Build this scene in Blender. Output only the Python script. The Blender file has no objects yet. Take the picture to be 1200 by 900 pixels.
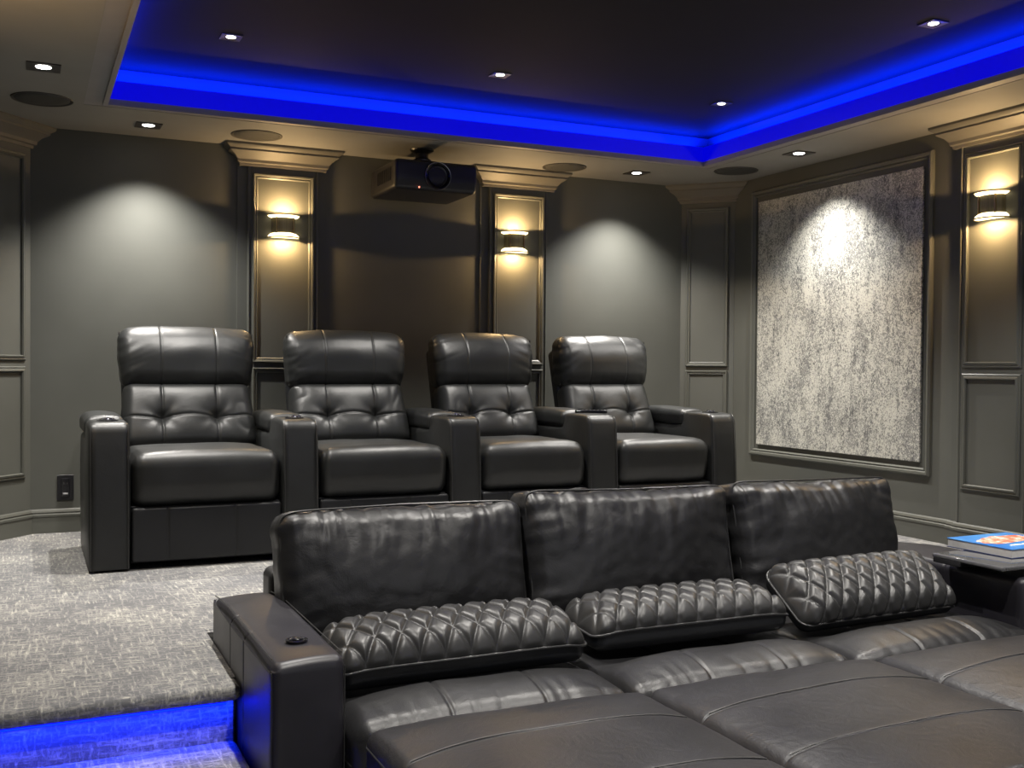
import bpy, math, random
from mathutils import Vector, Matrix, noise, Euler
random.seed(7)
SC = bpy.context.scene
COL = SC.collection
PI = math.pi

# ------------------------------------------------------------------ camera
F = 1230.0
def dvec(u, v): return Vector(((u-600)/F, -(v-450)/F, -1)).normalized()
VY = dvec(32, 425); VX = dvec(3265, 450)
VX = (VX-VX.dot(VY)*VY).normalized(); VZ = VX.cross(VY)
Rm = Matrix((VX, VY, VZ))
HC = 0.88
cd = bpy.data.cameras.new('camera'); cam = bpy.data.objects.new('camera', cd); COL.objects.link(cam)
cam.matrix_world = Matrix.Translation((0, 0, HC)) @ Rm.to_4x4()
cd.sensor_width = 36; cd.sensor_fit = 'HORIZONTAL'; cd.lens = 36*F/1200; cd.clip_start = 0.02
SC.camera = cam
SC.view_settings.view_transform = 'Standard'
SC.view_settings.look = 'None'
SC.view_settings.exposure = 0.0
try:
    SC.cycles.max_bounces = 8; SC.cycles.diffuse_bounces = 5; SC.cycles.sample_clamp_indirect = 4.0
    SC.cycles.use_denoising = True
except Exception: pass
w = bpy.data.worlds.new('world'); SC.world = w; w.use_nodes = True
w.node_tree.nodes['Background'].inputs[0].default_value = (.5, .52, .55, 1)
w.node_tree.nodes['Background'].inputs[1].default_value = 0.05

# ------------------------------------------------------------------ materials
def new_mat(name):
    m = bpy.data.materials.new(name); m.use_nodes = True
    nt = m.node_tree; b = nt.nodes['Principled BSDF']
    return m, nt, b
def N(nt, t, **kw):
    n = nt.nodes.new(t)
    for k, v in kw.items():
        if k in n.inputs: n.inputs[k].default_value = v
        else: setattr(n, k, v)
    return n
def ramp(nt, stops, interp='LINEAR'):
    r = nt.nodes.new('ShaderNodeValToRGB'); cr = r.color_ramp; cr.interpolation = interp
    while len(cr.elements) < len(stops): cr.elements.new(0.5)
    for e, (p, c) in zip(cr.elements, stops):
        e.position = p; e.color = (c[0], c[1], c[2], 1)
    return r
def mapping(nt, scale=(1, 1, 1), coord='Object'):
    tc = nt.nodes.new('ShaderNodeTexCoord'); mp = nt.nodes.new('ShaderNodeMapping')
    nt.links.new(tc.outputs[coord], mp.inputs['Vector']); mp.inputs['Scale'].default_value = scale
    return mp
def paint(name, col, rough=.6, var=.08, bump=.02, spec=.4):
    m, nt, b = new_mat(name)
    mp = mapping(nt); n = N(nt, 'ShaderNodeTexNoise', Scale=2.5, Detail=4.0)
    nt.links.new(mp.outputs[0], n.inputs['Vector'])
    r = ramp(nt, [(.3, [c*(1-var) for c in col]), (.7, [c*(1+var) for c in col])])
    nt.links.new(n.outputs['Fac'], r.inputs[0]); nt.links.new(r.outputs[0], b.inputs['Base Color'])
    b.inputs['Roughness'].default_value = rough
    b.inputs['Specular IOR Level'].default_value = spec
    if bump:
        n2 = N(nt, 'ShaderNodeTexNoise', Scale=180.0, Detail=2.0); nt.links.new(mp.outputs[0], n2.inputs['Vector'])
        bp = N(nt, 'ShaderNodeBump', Strength=bump, Distance=.002)
        nt.links.new(n2.outputs['Fac'], bp.inputs['Height']); nt.links.new(bp.outputs[0], b.inputs['Normal'])
    return m
def leather(name, col, rough=.38, grain=.25, crease=.15, coat=0.0):
    m, nt, b = new_mat(name)
    mp = mapping(nt)
    n = N(nt, 'ShaderNodeTexNoise', Scale=5.0, Detail=5.0, Roughness=.6); nt.links.new(mp.outputs[0], n.inputs['Vector'])
    r = ramp(nt, [(.3, [c*.8 for c in col]), (.72, [c*1.25 for c in col])])
    nt.links.new(n.outputs['Fac'], r.inputs[0]); nt.links.new(r.outputs[0], b.inputs['Base Color'])
    rr = N(nt, 'ShaderNodeMapRange'); rr.inputs['To Min'].default_value = rough-.05; rr.inputs['To Max'].default_value = rough+.09
    nt.links.new(n.outputs['Fac'], rr.inputs['Value']); nt.links.new(rr.outputs[0], b.inputs['Roughness'])
    v = N(nt, 'ShaderNodeTexVoronoi', Scale=320.0); nt.links.new(mp.outputs[0], v.inputs['Vector'])
    b1 = N(nt, 'ShaderNodeBump', Strength=grain, Distance=.0006); nt.links.new(v.outputs['Distance'], b1.inputs['Height'])
    n3 = N(nt, 'ShaderNodeTexNoise', Scale=14.0, Detail=6.0, Roughness=.62, Distortion=.8); nt.links.new(mp.outputs[0], n3.inputs['Vector'])
    b2 = N(nt, 'ShaderNodeBump', Strength=crease, Distance=.02); nt.links.new(n3.outputs['Fac'], b2.inputs['Height'])
    nt.links.new(b1.outputs[0], b2.inputs['Normal']); nt.links.new(b2.outputs[0], b.inputs['Normal'])
    b.inputs['Specular IOR Level'].default_value = .5
    if coat:
        b.inputs['Coat Weight'].default_value = coat; b.inputs['Coat Roughness'].default_value = .3
    return m
def plain(name, col, rough=.5, metal=0.0, emit=None, es=0.0):
    m, nt, b = new_mat(name)
    mp = mapping(nt); n = N(nt, 'ShaderNodeTexNoise', Scale=40.0, Detail=3.0); nt.links.new(mp.outputs[0], n.inputs['Vector'])
    r = ramp(nt, [(.3, [c*.93 for c in col]), (.7, [min(1, c*1.07) for c in col])])
    nt.links.new(n.outputs['Fac'], r.inputs[0]); nt.links.new(r.outputs[0], b.inputs['Base Color'])
    b.inputs['Roughness'].default_value = rough; b.inputs['Metallic'].default_value = metal
    if emit:
        b.inputs['Emission Color'].default_value = (*emit, 1); b.inputs['Emission Strength'].default_value = es
    return m

M = {}
WC = (.088, .09, .079)
M['wall'] = paint('wall_paint', WC, .62)
M['trim'] = paint('trim_paint', (.095, .097, .084), .42, bump=.005)
M['crown'] = paint('crown_paint', (.12, .112, .095), .5, bump=.005)
M['soffit'] = paint('soffit_paint', (.22, .215, .205), .7)
M['tray'] = paint('tray_paint', (.012, .012, .0165), .8, spec=.15)
M['rleather'] = leather('recliner_leather', (.015, .016, .016), .40, .2, .06)
M['sleather'] = leather('sofa_leather', (.016, .016, .017), .38, .3, .12)
M['oleather'] = leather('ottoman_leather', (.017, .0168, .019), .40, .3, .16)
M['aleather'] = leather('arm_leather', (.019, .018, .023), .40, .15, .03)
M['qleather'] = leather('quilted_leather', (.026, .026, .026), .37, .2, .06)
M['dleather'] = leather('dark_leather', (.008, .009, .011), .4, .2, .06)
M['piping'] = leather('piping_leather', (.03, .03, .03), .32, .1, .02)
M['thread'] = plain('seam_thread', (.05, .05, .048), .5)
M['black'] = plain('black_plastic', (.012, .012, .014), .35)
M['proj'] = plain('projector_shell', (.012, .012, .015), .42)
M['gloss'] = plain('gloss_black', (.008, .008, .01), .12)
M['glass'] = plain('lens_glass', (.01, .012, .018), .04)
M['chrome'] = plain('chrome', (.8, .8, .82), .12, 1.0)
M['greym'] = plain('grey_metal', (.25, .25, .25), .35, 1.0)
M['bronze'] = plain('bronze_metal', (.45, .34, .18), .35, 1.0)
M['trough'] = paint('trough_blue_tint', (.05, .06, .12), .8)  # tinted blue so the cove light on the trough back reads bluer
M['grille'] = plain('speaker_grille', (.035, .035, .035), .75)
M['paper'] = plain('book_pages', (.55, .54, .52), .8)
M['redled'] = plain('red_indicator', (.5, .05, .03), .4, 0, (1, .25, .15), 3)
M['spotlens'] = plain('downlight_lens', (.9, .9, .9), .3, 0, (1, .97, .9), 14)
M['darktrim'] = plain('downlight_trim', (.035, .032, .03), .5)
M['sconceglow'] = plain('sconce_diffuser', (.9, .8, .6), .4, 0, (1, .80, .42), 5)
M['blue'] = plain('blue_led_and_lip_glow', (.0, .0, .25), .5, 0, (0.0, .0, 1.0), .55)  # step strip; also gives the cove lip face its added glow
M['traytop'] = plain('tray_glass', (.10, .10, .105), .10)
M['traytop'].node_tree.nodes['Principled BSDF'].inputs['Coat Weight'].default_value = 1.0
M['screen'] = plain('projection_screen', (.6, .6, .6), .8)

# cove lip: painted board; its blue glow is a separate added band
m, nt, b = new_mat('cove_lip'); M['lip'] = m
mp = mapping(nt); n = N(nt, 'ShaderNodeTexNoise', Scale=6.0); nt.links.new(mp.outputs[0], n.inputs['Vector'])
r = ramp(nt, [(0, (.2, .19, .2)), (1, (.26, .25, .26))]); nt.links.new(n.outputs['Fac'], r.inputs[0]); nt.links.new(r.outputs[0], b.inputs['Base Color'])
b.inputs['Roughness'].default_value = .6

# carpet
m, nt, b = new_mat('carpet'); M['carpet'] = m
tc = nt.nodes.new('ShaderNodeTexCoord')
def mapped(scale, rot=(0, 0, 0)):
    q = nt.nodes.new('ShaderNodeMapping'); q.inputs['Scale'].default_value = scale; q.inputs['Rotation'].default_value = rot
    nt.links.new(tc.outputs['Object'], q.inputs['Vector']); return q
def no(mpn, sc, det=3.0, rough=.6, dist=.3):
    q = N(nt, 'ShaderNodeTexNoise', Scale=sc, Detail=det, Roughness=rough, Distortion=dist); nt.links.new(mpn.outputs[0], q.inputs['Vector']); return q
a = no(mapped((3.0, .38, 1.0)), 32); bb = no(mapped((.5, 3.0, 3.0)), 32); c = no(mapped((1, 1, 1)), 3.0, 5); d = no(mapped((1, 1, 1)), 130, 2)
mx = N(nt, 'ShaderNodeMath', operation='MAXIMUM'); nt.links.new(a.outputs['Fac'], mx.inputs[0]); nt.links.new(bb.outputs['Fac'], mx.inputs[1])
ad = N(nt, 'ShaderNodeMath', operation='MULTIPLY_ADD'); nt.links.new(c.outputs['Fac'], ad.inputs[0]); ad.inputs[1].default_value = .45; nt.links.new(mx.outputs[0], ad.inputs[2])
ad2 = N(nt, 'ShaderNodeMath', operation='MULTIPLY_ADD'); nt.links.new(d.outputs['Fac'], ad2.inputs[0]); ad2.inputs[1].default_value = .30; nt.links.new(ad.outputs[0], ad2.inputs[2])
rc = ramp(nt, [(.70, (.14, .14, .145)), (.79, (.215, .213, .21)), (.88, (.30, .293, .27)), (.96, (.44, .425, .38))])
sb = N(nt, 'ShaderNodeMath', operation='MULTIPLY_ADD'); sb.inputs[1].default_value = 1.0; sb.inputs[2].default_value = -.145
nt.links.new(ad2.outputs[0], sb.inputs[0]); nt.links.new(sb.outputs[0], rc.inputs[0]); nt.links.new(rc.outputs[0], b.inputs['Base Color'])
b.inputs['Roughness'].default_value = .95; b.inputs['Specular IOR Level'].default_value = .1
bp = N(nt, 'ShaderNodeBump', Strength=.6, Distance=.004); nt.links.new(ad2.outputs[0], bp.inputs['Height']); nt.links.new(bp.outputs[0], b.inputs['Normal'])

# wall art: silver flecks on grey
m, nt, b = new_mat('art_fabric'); M['art'] = m
tc = nt.nodes.new('ShaderNodeTexCoord')
f1 = no(mapped((1, 1.2, 1.0)), 58, 3, .55, 2.0); f2 = no(mapped((1, 1.0, .7)), 6.0, 6, .65, .6); f3 = no(mapped((1, 5, 1)), 4.0, 4, .6, .2)
f4 = no(mapped((1, 1.4, .8)), 30, 3, .6, 2.5)
k1 = N(nt, 'ShaderNodeMath', operation='MULTIPLY_ADD'); nt.links.new(f2.outputs['Fac'], k1.inputs[0]); k1.inputs[1].default_value = .48; nt.links.new(f1.outputs['Fac'], k1.inputs[2])
ra = ramp(nt, [(.70, (.22, .22, .21)), (.76, (.56, .55, .49))]); nt.links.new(k1.outputs[0], ra.inputs[0])
k2 = N(nt, 'ShaderNodeMath', operation='MULTIPLY_ADD'); nt.links.new(f3.outputs['Fac'], k2.inputs[0]); k2.inputs[1].default_value = .7; nt.links.new(f4.outputs['Fac'], k2.inputs[2])
rb = ramp(nt, [(.92, (1, 1, 1)), (.97, (.45, .46, .48))]); nt.links.new(k2.outputs[0], rb.inputs[0])
mm = N(nt, 'ShaderNodeMix', data_type='RGBA', blend_type='MULTIPLY'); mm.inputs['Factor'].default_value = 1
nt.links.new(ra.outputs[0], mm.inputs['A']); nt.links.new(rb.outputs[0], mm.inputs['B']); nt.links.new(mm.outputs['Result'], b.inputs['Base Color'])
b.inputs['Roughness'].default_value = .45; b.inputs['Metallic'].default_value = .15
bp = N(nt, 'ShaderNodeBump', Strength=.3, Distance=.003); nt.links.new(k1.outputs[0], bp.inputs['Height']); nt.links.new(bp.outputs[0], b.inputs['Normal'])

# book cover
m, nt, b = new_mat('book_cover'); M['cover'] = m
b.inputs['Base Color'].default_value = (.045, .22, .62, 1); b.inputs['Roughness'].default_value = .3
mp = mapping(nt); n = N(nt, 'ShaderNodeTexNoise', Scale=9.0, Detail=2.0); nt.links.new(mp.outputs[0], n.inputs['Vector'])
r = ramp(nt, [(.35, (.03, .17, .55)), (.7, (.10, .34, .72))]); nt.links.new(n.outputs['Fac'], r.inputs[0]); nt.links.new(r.outputs[0], b.inputs['Base Color'])
m, nt, b = new_mat('book_picture'); M['cpic'] = m
mp = mapping(nt); n = N(nt, 'ShaderNodeTexNoise', Scale=26.0, Detail=3.0, Distortion=1.0); nt.links.new(mp.outputs[0], n.inputs['Vector'])
r = ramp(nt, [(.36, (.65, .12, .06)), (.5, (.85, .35, .22)), (.62, (.9, .75, .68)), (.7, (.5, .15, .12))]); nt.links.new(n.outputs['Fac'], r.inputs[0]); nt.links.new(r.outputs[0], b.inputs['Base Color'])
M['cwhite'] = plain('book_lettering', (.8, .88, .95), .5)

# ------------------------------------------------------------------ mesh helpers
def mk(name, vs, fs, mat, parent=None, smooth=True, loc=None, rot=None, kind=None):
    me = bpy.data.meshes.new(name); me.from_pydata([tuple(v) for v in vs], [], fs); me.validate()
    if smooth: me.shade_smooth()
    me.materials.append(mat)
    o = bpy.data.objects.new(name, me); COL.objects.link(o)
    if parent is not None: o.parent = parent
    if loc is not None: o.location = loc
    if rot is not None: o.rotation_euler = rot
    if kind: o['kind'] = kind
    return o
def fixn(o):
    import bmesh
    bm = bmesh.new(); bm.from_mesh(o.data); bmesh.ops.recalc_face_normals(bm, faces=bm.faces); bm.to_mesh(o.data); bm.free(); return o
def empty(name, loc, label=None, cat=None, group=None, rot=(0, 0, 0)):
    o = bpy.data.objects.new(name, None); o.empty_display_size = .05; COL.objects.link(o)
    o.location = loc; o.rotation_euler = rot
    tag(o, label, cat, group); return o
def tag(o, label=None, cat=None, group=None, kind=None):
    if label: o['label'] = label
    if cat: o['category'] = cat
    if group: o['group'] = group
    if kind: o['kind'] = kind
    return o
class MB:
    def __init__(s): s.v = []; s.f = []
    def add(s, vs, fs, T=None):
        b0 = len(s.v)
        s.v += [(T @ Vector(v)) if T is not None else Vector(v) for v in vs]
        s.f += [tuple(i+b0 for i in f) for f in fs]; return s
    def box(s, x0, x1, y0, y1, z0, z1, bev=0.0, T=None):
        if bev <= 0:
            vs = [(x, y, z) for z in (z0, z1) for y in (y0, y1) for x in (x0, x1)]
            return s.add(vs, [(0, 2, 3, 1), (4, 5, 7, 6), (0, 1, 5, 4), (2, 6, 7, 3), (0, 4, 6, 2), (1, 3, 7, 5)], T)
        vs, fs = rbox(x1-x0, y1-y0, z1-z0, bev, (1, 1, 1), 2)
        c = Vector(((x0+x1)/2, (y0+y1)/2, (z0+z1)/2))
        return s.add([v+c for v in vs], fs, T)
    def tube(s, pts, r, n=8, closed=False, T=None):
        pts = [Vector(p) for p in pts]; m = len(pts); vs = []; fs = []
        up = None
        for i, p in enumerate(pts):
            a = pts[(i-1) % m] if (closed or i > 0) else p; c = pts[(i+1) % m] if (closed or i < m-1) else p
            t = (c-a).normalized()
            if up is None: up = Vector((0, 0, 1)) if abs(t.z) < .9 else Vector((0, 1, 0))
            u = (up - up.dot(t)*t)
            if u.length < 1e-5: u = t.orthogonal()
            u.normalize(); up = u; w_ = t.cross(u)
            for k in range(n):
                an = 2*PI*k/n; vs.append(p + (u*math.cos(an)+w_*math.sin(an))*r)
        for i in range(m if closed else m-1):
            j = (i+1) % m
            for k in range(n):
                fs.append((i*n+k, i*n+(k+1) % n, j*n+(k+1) % n, j*n+k))
        if not closed:
            fs.append(tuple(range(n-1, -1, -1))); fs.append(tuple((m-1)*n+k for k in range(n)))
        return s.add(vs, fs, T)
    def lathe(s, prof, n=32, T=None, a0=0, a1=2*PI):
        full = abs(a1-a0-2*PI) < 1e-6; vs = []; fs = []; cnt = n if full else n+1
        for i in range(cnt):
            an = a0+(a1-a0)*i/n
            for (r_, z) in prof: vs.append((r_*math.cos(an), r_*math.sin(an), z))
        k = len(prof)
        for i in range(n):
            j = (i+1) % cnt
            for q in range(k-1): fs.append((i*k+q, j*k+q, j*k+q+1, i*k+q+1))
        return s.add(vs, fs, T)
    def sweep(s, path, prof, up=(0, 0, 1), closed=False, side=1):
        """path: 3D points in a plane with normal `up`; prof: (offset, height)"""
        U = Vector(up).normalized(); P = [Vector(p) for p in path]; m = len(P); vs = []; fs = []
        def nrm(a, b): return (b-a).normalized().cross(U)*side
        for i in range(m):
            ns = []
            if closed or i > 0: ns.append(nrm(P[(i-1) % m], P[i]))
            if closed or i < m-1: ns.append(nrm(P[i], P[(i+1) % m]))
            if len(ns) == 2: mi = (ns[0]+ns[1]); mi = mi/(mi.length_squared/2) if mi.length > 1e-6 else ns[0]
            else: mi = ns[0]
            for (o_, h) in prof: vs.append(P[i]+mi*o_+U*h)
        k = len(prof)
        for i in range(m if closed else m-1):
            j = (i+1) % m
            for q in range(k):
                fs.append((i*k+q, j*k+q, j*k+(q+1) % k, i*k+(q+1) % k))
        if not closed:
            fs.append(tuple(range(k))); fs.append(tuple((m-1)*k+q for q in range(k-1, -1, -1)))
        return s.add(vs, fs)
    def build(s, name, mat, parent=None, smooth=False, **kw):
        o = mk(name, s.v, s.f, mat, parent, smooth, **kw); return fixn(o)
def autosmooth(o, ang=40):
    import bmesh
    bm = bmesh.new(); bm.from_mesh(o.data)
    for f in bm.faces: f.smooth = True
    for e in bm.edges:
        if len(e.link_faces) == 2 and e.calc_face_angle(0) > math.radians(ang): e.smooth = False
    bm.to_mesh(o.data); bm.free(); return o

def axis_coords(h, r, n, k, extra=()):
    r = min(r, h*.999)
    co = []
    for i in range(k+1):
        co.append(-h + r - r*math.tan(PI/4*(1-i/k)))
    inner = [(-h+r)+(2*(h-r))*i/n for i in range(1, n)]
    co += inner
    co += [-(c) for c in reversed(co[:k+1])]
    ex = [e for e in extra if -h+r*.3 < e < h-r*.3]
    keep = [c for c in co if all(abs(c-e) > .0012 for e in ex) or abs(c) > h-r*.2]
    co = sorted(keep+ex); out = []
    for c in co:
        if not out or c-out[-1] > 1e-5: out.append(c)
    return out
def rbox(sx, sy, sz, r, n=(1, 1, 1), k=3, fn=None, ex=((), (), ())):
    """rounded box, dense lattice; fn(co, normal, p) -> co"""
    H = (sx/2, sy/2, sz/2); rr = [min(r, h*.999) for h in H]
    A = [axis_coords(H[i], rr[i], max(1, n[i]), k, ex[i]) for i in range(3)]
    L = [len(a)-1 for a in A]; idx = {}; vs = []; fs = []
    def V(i, j, q):
        key = (i, j, q)
        if key in idx: return idx[key]
        p = Vector((A[0][i], A[1][j], A[2][q]))
        inn = Vector([max(-H[t]+rr[t], min(H[t]-rr[t], p[t])) for t in range(3)])
        dv = Vector([(p[t]-inn[t])/rr[t] for t in range(3)])
        nn = dv.normalized() if dv.length > 0 else Vector((0, 0, 1))
        co = Vector([inn[t]+nn[t]*rr[t] for t in range(3)])
        if fn: co = fn(co, nn)
        idx[key] = len(vs); vs.append(co); return idx[key]
    for q in (0, L[2]):
        for i in range(L[0]):
            for j in range(L[1]):
                f = (V(i, j, q), V(i+1, j, q), V(i+1, j+1, q), V(i, j+1, q)); fs.append(f if q else f[::-1])
    for j in (0, L[1]):
        for i in range(L[0]):
            for q in range(L[2]):
                f = (V(i, j, q), V(i+1, j, q), V(i+1, j, q+1), V(i, j, q+1)); fs.append(f[::-1] if j else f)
    for i in (0, L[0]):
        for j in range(L[1]):
            for q in range(L[2]):
                f = (V(i, j, q), V(i, j+1, q), V(i, j+1, q+1), V(i, j, q+1)); fs.append(f if i else f[::-1])
    return vs, fs
def seamx(x0, w_=.006): return [x0+w_*t for t in (-2, -1.2, -.6, 0, .6, 1.2, 2)]
def groove(d_, w_=.006): return math.exp(-(d_/w_)**2)
def nz(p, f, seed=0.0): return noise.noise(Vector((p.x*f+seed*7.3, p.y*f+seed*3.1, p.z*f-seed*5.7)))
def crease(x, y, seed=0, f=1.0):
    """sharp leather folds, 0..1"""
    q = Vector((x*f+seed*3.3, y*f*.45, seed*1.7)); wv = noise.noise(q*.8)*.9
    n_ = noise.noise(Vector((q.x+wv, q.y+wv*.6, q.z)))
    return (1-min(1, abs(n_)*3.2))**2
smooth01 = lambda t: max(0, min(1, t))**2*(3-2*max(0, min(1, t)))

# ------------------------------------------------------------------ room shell
XL, XR, YB, YF = -.22, 4.22, 5.926, -1.5
ZC, ZT, ZL, ZF = 2.09, 2.27, 2.19, -.48
S = 'structure'
cx0, cx1, cy1, cy0 = .34, 3.655, 5.22, -.6      # tray opening
MB().box(XL-.1, XR+.1, YB, YB+.1, ZF, 2.5).build('wall_back', M['wall'], kind=S)
MB().box(XR, XR+.1, YF, YB, ZF, 2.5).build('wall_right', M['wall'], kind=S)
MB().box(XL-.1, XL, YF, YB, ZF, 2.5).build('wall_left', M['wall'], kind=S)
MB().box(XL-.1, XR+.1, YF-.1, YF, ZF, 2.5).build('wall_front', M['wall'], kind=S)
MB().box(XL-.1, XR+.1, YF-.1, YB+.1, ZF-.1, ZF).build('floor', M['carpet'], kind=S)
MB().box(XL-.1, XR+.1, YF-.1, YB+.1, ZT, ZT+.1).build('ceiling', M['tray'], kind=S)
# soffit ring
sf = MB()
sf.box(XL, XR, cy1+.10, YB, ZC, ZT); sf.box(XL, XR, YF, cy0-.10, ZC, ZT)
sf.box(XL, cx0-.10, cy0-.10, cy1+.10, ZC, ZT); sf.box(cx1+.10, XR, cy0-.10, cy1+.10, ZC, ZT)
sf.build('ceiling_soffit', M['soffit'], kind=S)
# lip: ledge + upstand round the opening (leaves an open trough behind)
loop = [(cx0, cy0, 0), (cx1, cy0, 0), (cx1, cy1, 0), (cx0, cy1, 0)]
prof = [(0, ZC-.012), (.0, ZC+.008), (-.006, ZC+.010), (-.006, ZL-.05), (.018, ZL-.05), (.018, ZC+.02), (.12, ZC+.02), (.12, ZC), (.03, ZC-.0), (.02, ZC-.012)]
prof = [(0, ZC-.012), (0, ZL), (.016, ZL), (.016, ZC+.02), (.11, ZC+.02), (.11, ZC+.002), (.022, ZC+.002), (.022, ZC-.012)]
MB().sweep(loop, prof, closed=True).build('trim_1', M['lip'], kind=S)

tl = MB()  # trough lining, added to keep the lit back wall blue
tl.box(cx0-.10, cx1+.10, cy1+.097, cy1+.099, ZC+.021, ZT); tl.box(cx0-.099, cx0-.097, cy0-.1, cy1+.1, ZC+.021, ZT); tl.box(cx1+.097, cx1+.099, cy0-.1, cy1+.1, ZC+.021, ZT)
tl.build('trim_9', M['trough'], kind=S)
# picture-frame moulding profile on planes
MP = [(-.014, 0), (-.014, .006), (-.008, .011), (-.002, .009), (.002, .014), (.010, .016), (.014, .010), (.014, 0)]
def panel_mould(mb, o, ax, up, nrm_, x0, x1, z0, z1, prof=MP):
    """rect frame in plane through o spanned by ax, up; nrm_ outwards"""
    P = [o+ax*x0+up*z0, o+ax*x1+up*z0, o+ax*x1+up*z1, o+ax*x0+up*z1]
    mb.sweep(P, prof, up=nrm_, closed=True)
CROWN = [(0, -.115), (.010, -.115), (.012, -.100), (.022, -.095), (.024, -.080), (.040, -.060), (.062, -.046), (.070, -.040), (.070, -.030), (.088, -.018), (.092, -.012), (.092, 0), (0, 0)]
BASE = [(0, 0), (.016, 0), (.016, .082), (.020, .086), (.020, .096), (.013, .101), (.016, .108), (.012, .118), (.004, .124), (0, .124)]
Zv = Vector((0, 0, 1))
def pilaster(name, o, ax, nrm_, half, back_half, d1, d2, front=True):
    """o: base centre on the wall, ax: along the wall, nrm_: into the room"""
    root = empty(name, o); root['kind'] = S
    def L(p): return p-o
    mb = MB()
    def prism(a, b_, d_, z0, z1):
        pts = [o*0+ax*a, o*0+ax*b_, ax*b_+nrm_*d_, ax*a+nrm_*d_]
        vs = [p+Zv*z0 for p in pts]+[p+Zv*z1 for p in pts]
        mb.add(vs, [(0, 3, 2, 1), (4, 5, 6, 7), (0, 1, 5, 4), (1, 2, 6, 5), (2, 3, 7, 6), (3, 0, 4, 7)])
    prism(-back_half, back_half, d1, 0, ZC)
    if front: prism(-half, half, d2, 0, ZC)
    mb.build('shaft', M['wall'], root, kind=S)
    dd = d2 if front else d1
    pm = MB(); hw = half-(.040 if front else .045)
    panel_mould(pm, nrm_*dd, ax, Zv, nrm_, -hw, hw, .905, 1.925)
    pm.build('upper_panel_moulding', M['trim'], root, kind=S)
    pm = MB(); panel_mould(pm, nrm_*dd, ax, Zv, nrm_, -hw, hw, .305, .848)
    pm.build('lower_panel_moulding', M['trim'], root, kind=S)
    if front:
        eb = MB()
        for sx in (-1, 1):
            eb.tube([ax*sx*(half-.006)+nrm_*(dd-.001)+Zv*.13, ax*sx*(half-.006)+nrm_*(dd-.001)+Zv*(ZC-.11)], .007, 8)
        autosmooth(eb.build('edge_bead', M['trim'], root, kind=S))
    hb = .232 if front else back_half
    path = [ax*(-hb)+nrm_*0, ax*(-hb)+nrm_*dd, ax*hb+nrm_*dd, ax*hb]
    sd = 1
    if (path[2]-path[1]).normalized().cross(Zv).dot(nrm_) < 0: sd = -1
    pth = [p+Zv*ZC for p in path]
    cb = MB().sweep(pth, CROWN, side=sd); autosmooth(cb.build('crown_moulding', M['crown'], root, kind=S), 25)
    pth = [ax*(-back_half), ax*(-back_half)+nrm_*d1, ax*(-half)+nrm_*d1, ax*(-half)+nrm_*dd, ax*half+nrm_*dd, ax*half+nrm_*d1, ax*back_half+nrm_*d1, ax*back_half] if front else path
    bb_ = MB().sweep(pth, BASE, side=sd); autosmooth(bb_.build('base_moulding', M['trim'], root, kind=S), 25)
    return root
AX = Vector((1, 0, 0)); AY = Vector((0, 1, 0))
pilaster('trim_2', Vector((1.303, YB, 0)), AX, -AY, .196, .250, .012, .03)
pilaster('trim_3', Vector((2.760, YB, 0)), AX, -AY, .196, .250, .012, .03)
pilaster('trim_4', Vector((XR, 3.600, 0)), AY, -AX, .196, .250, .012, .03)
# diagonal corner pilasters
def corner(name, a, b_):
    a = Vector(a); b_ = Vector(b_); mid = (a+b_)/2; ax = (b_-a).normalized()
    nr = ax.cross(Zv); ctr = Vector((2, 4, 0))
    if nr.dot(ctr-mid) < 0: nr = -nr
    h = (b_-a).length/2
    return pilaster(name, mid-nr*.02, ax, nr, h-.01, h-.002, .02, .02, front=False)
corner('trim_5', (3.975, YB, 0), (XR, 5.66, 0))
corner('trim_6', (.015, YB, 0), (XL, 5.66, 0))
# baseboards between pilasters
def bb(name, segs, side):
    mbb = MB()
    for a, b_ in segs: mbb.sweep([a, b_], BASE, side=side)
    autosmooth(mbb.build(name, M['trim'], kind=S), 25)
bb('baseboard_back', [((.02, YB, 0), (1.046, YB, 0)), ((1.553, YB, 0), (2.51, YB, 0)), ((3.01, YB, 0), (3.97, YB, 0))], 1)
bb('baseboard_right', [((XR, 5.655, 0), (XR, 3.850, 0)), ((XR, 3.35, 0), (XR, 2.0, 0))], 1)
bb('baseboard_left', [((XL, 5.65, 0), (XL, 2.95, 0))], -1)
# risers and steps (carpeted)
NY = 2.935; SX = .531
NOSE = [(0, 0), (.012, -.002), (.022, -.010), (.026, -.022), (.022, -.036), (.010, -.044), (0, -.045)]
pf = MB()
pf.box(XL, SX+.003, NY+.06, YB, ZF, 0); pf.box(XL, SX-.012, NY+.02, NY+.07, ZF, -.01); pf.box(SX+.003, XR, 3.56, YB, ZF, 0)
pf.build('floor_riser', M['carpet'], kind=S)
def slab(name, x1, yn, zt, yback):
    vs, fs = rbox(x1-XL+.02, yback-yn, .045, .02, (40, 12, 1), 4)
    c = Vector(((x1+XL-.02)/2, (yback+yn)/2, zt-.0225))
    mk(name, [v+c+Vector((0, 0, .0012*noise.noise(v*40))) for v in vs], fs, M['carpet'], kind=S)
slab('floor_nosing', SX+.003, NY-.028, 0.001, NY+.12)
st = MB(); st.box(XL, SX-.02, NY-.30, NY+.03, ZF, -.165); st.build('floor_step', M['carpet'], kind=S)
slab('floor_step_nosing', SX-.003, NY-.33, -.160, NY+.02)
# back riser nosing right of the sofa front edge
MB().box(SX-.02, XR, 3.53, 3.56, ZF, -.001).build('floor_riser_face', M['carpet'], kind=S)

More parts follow.
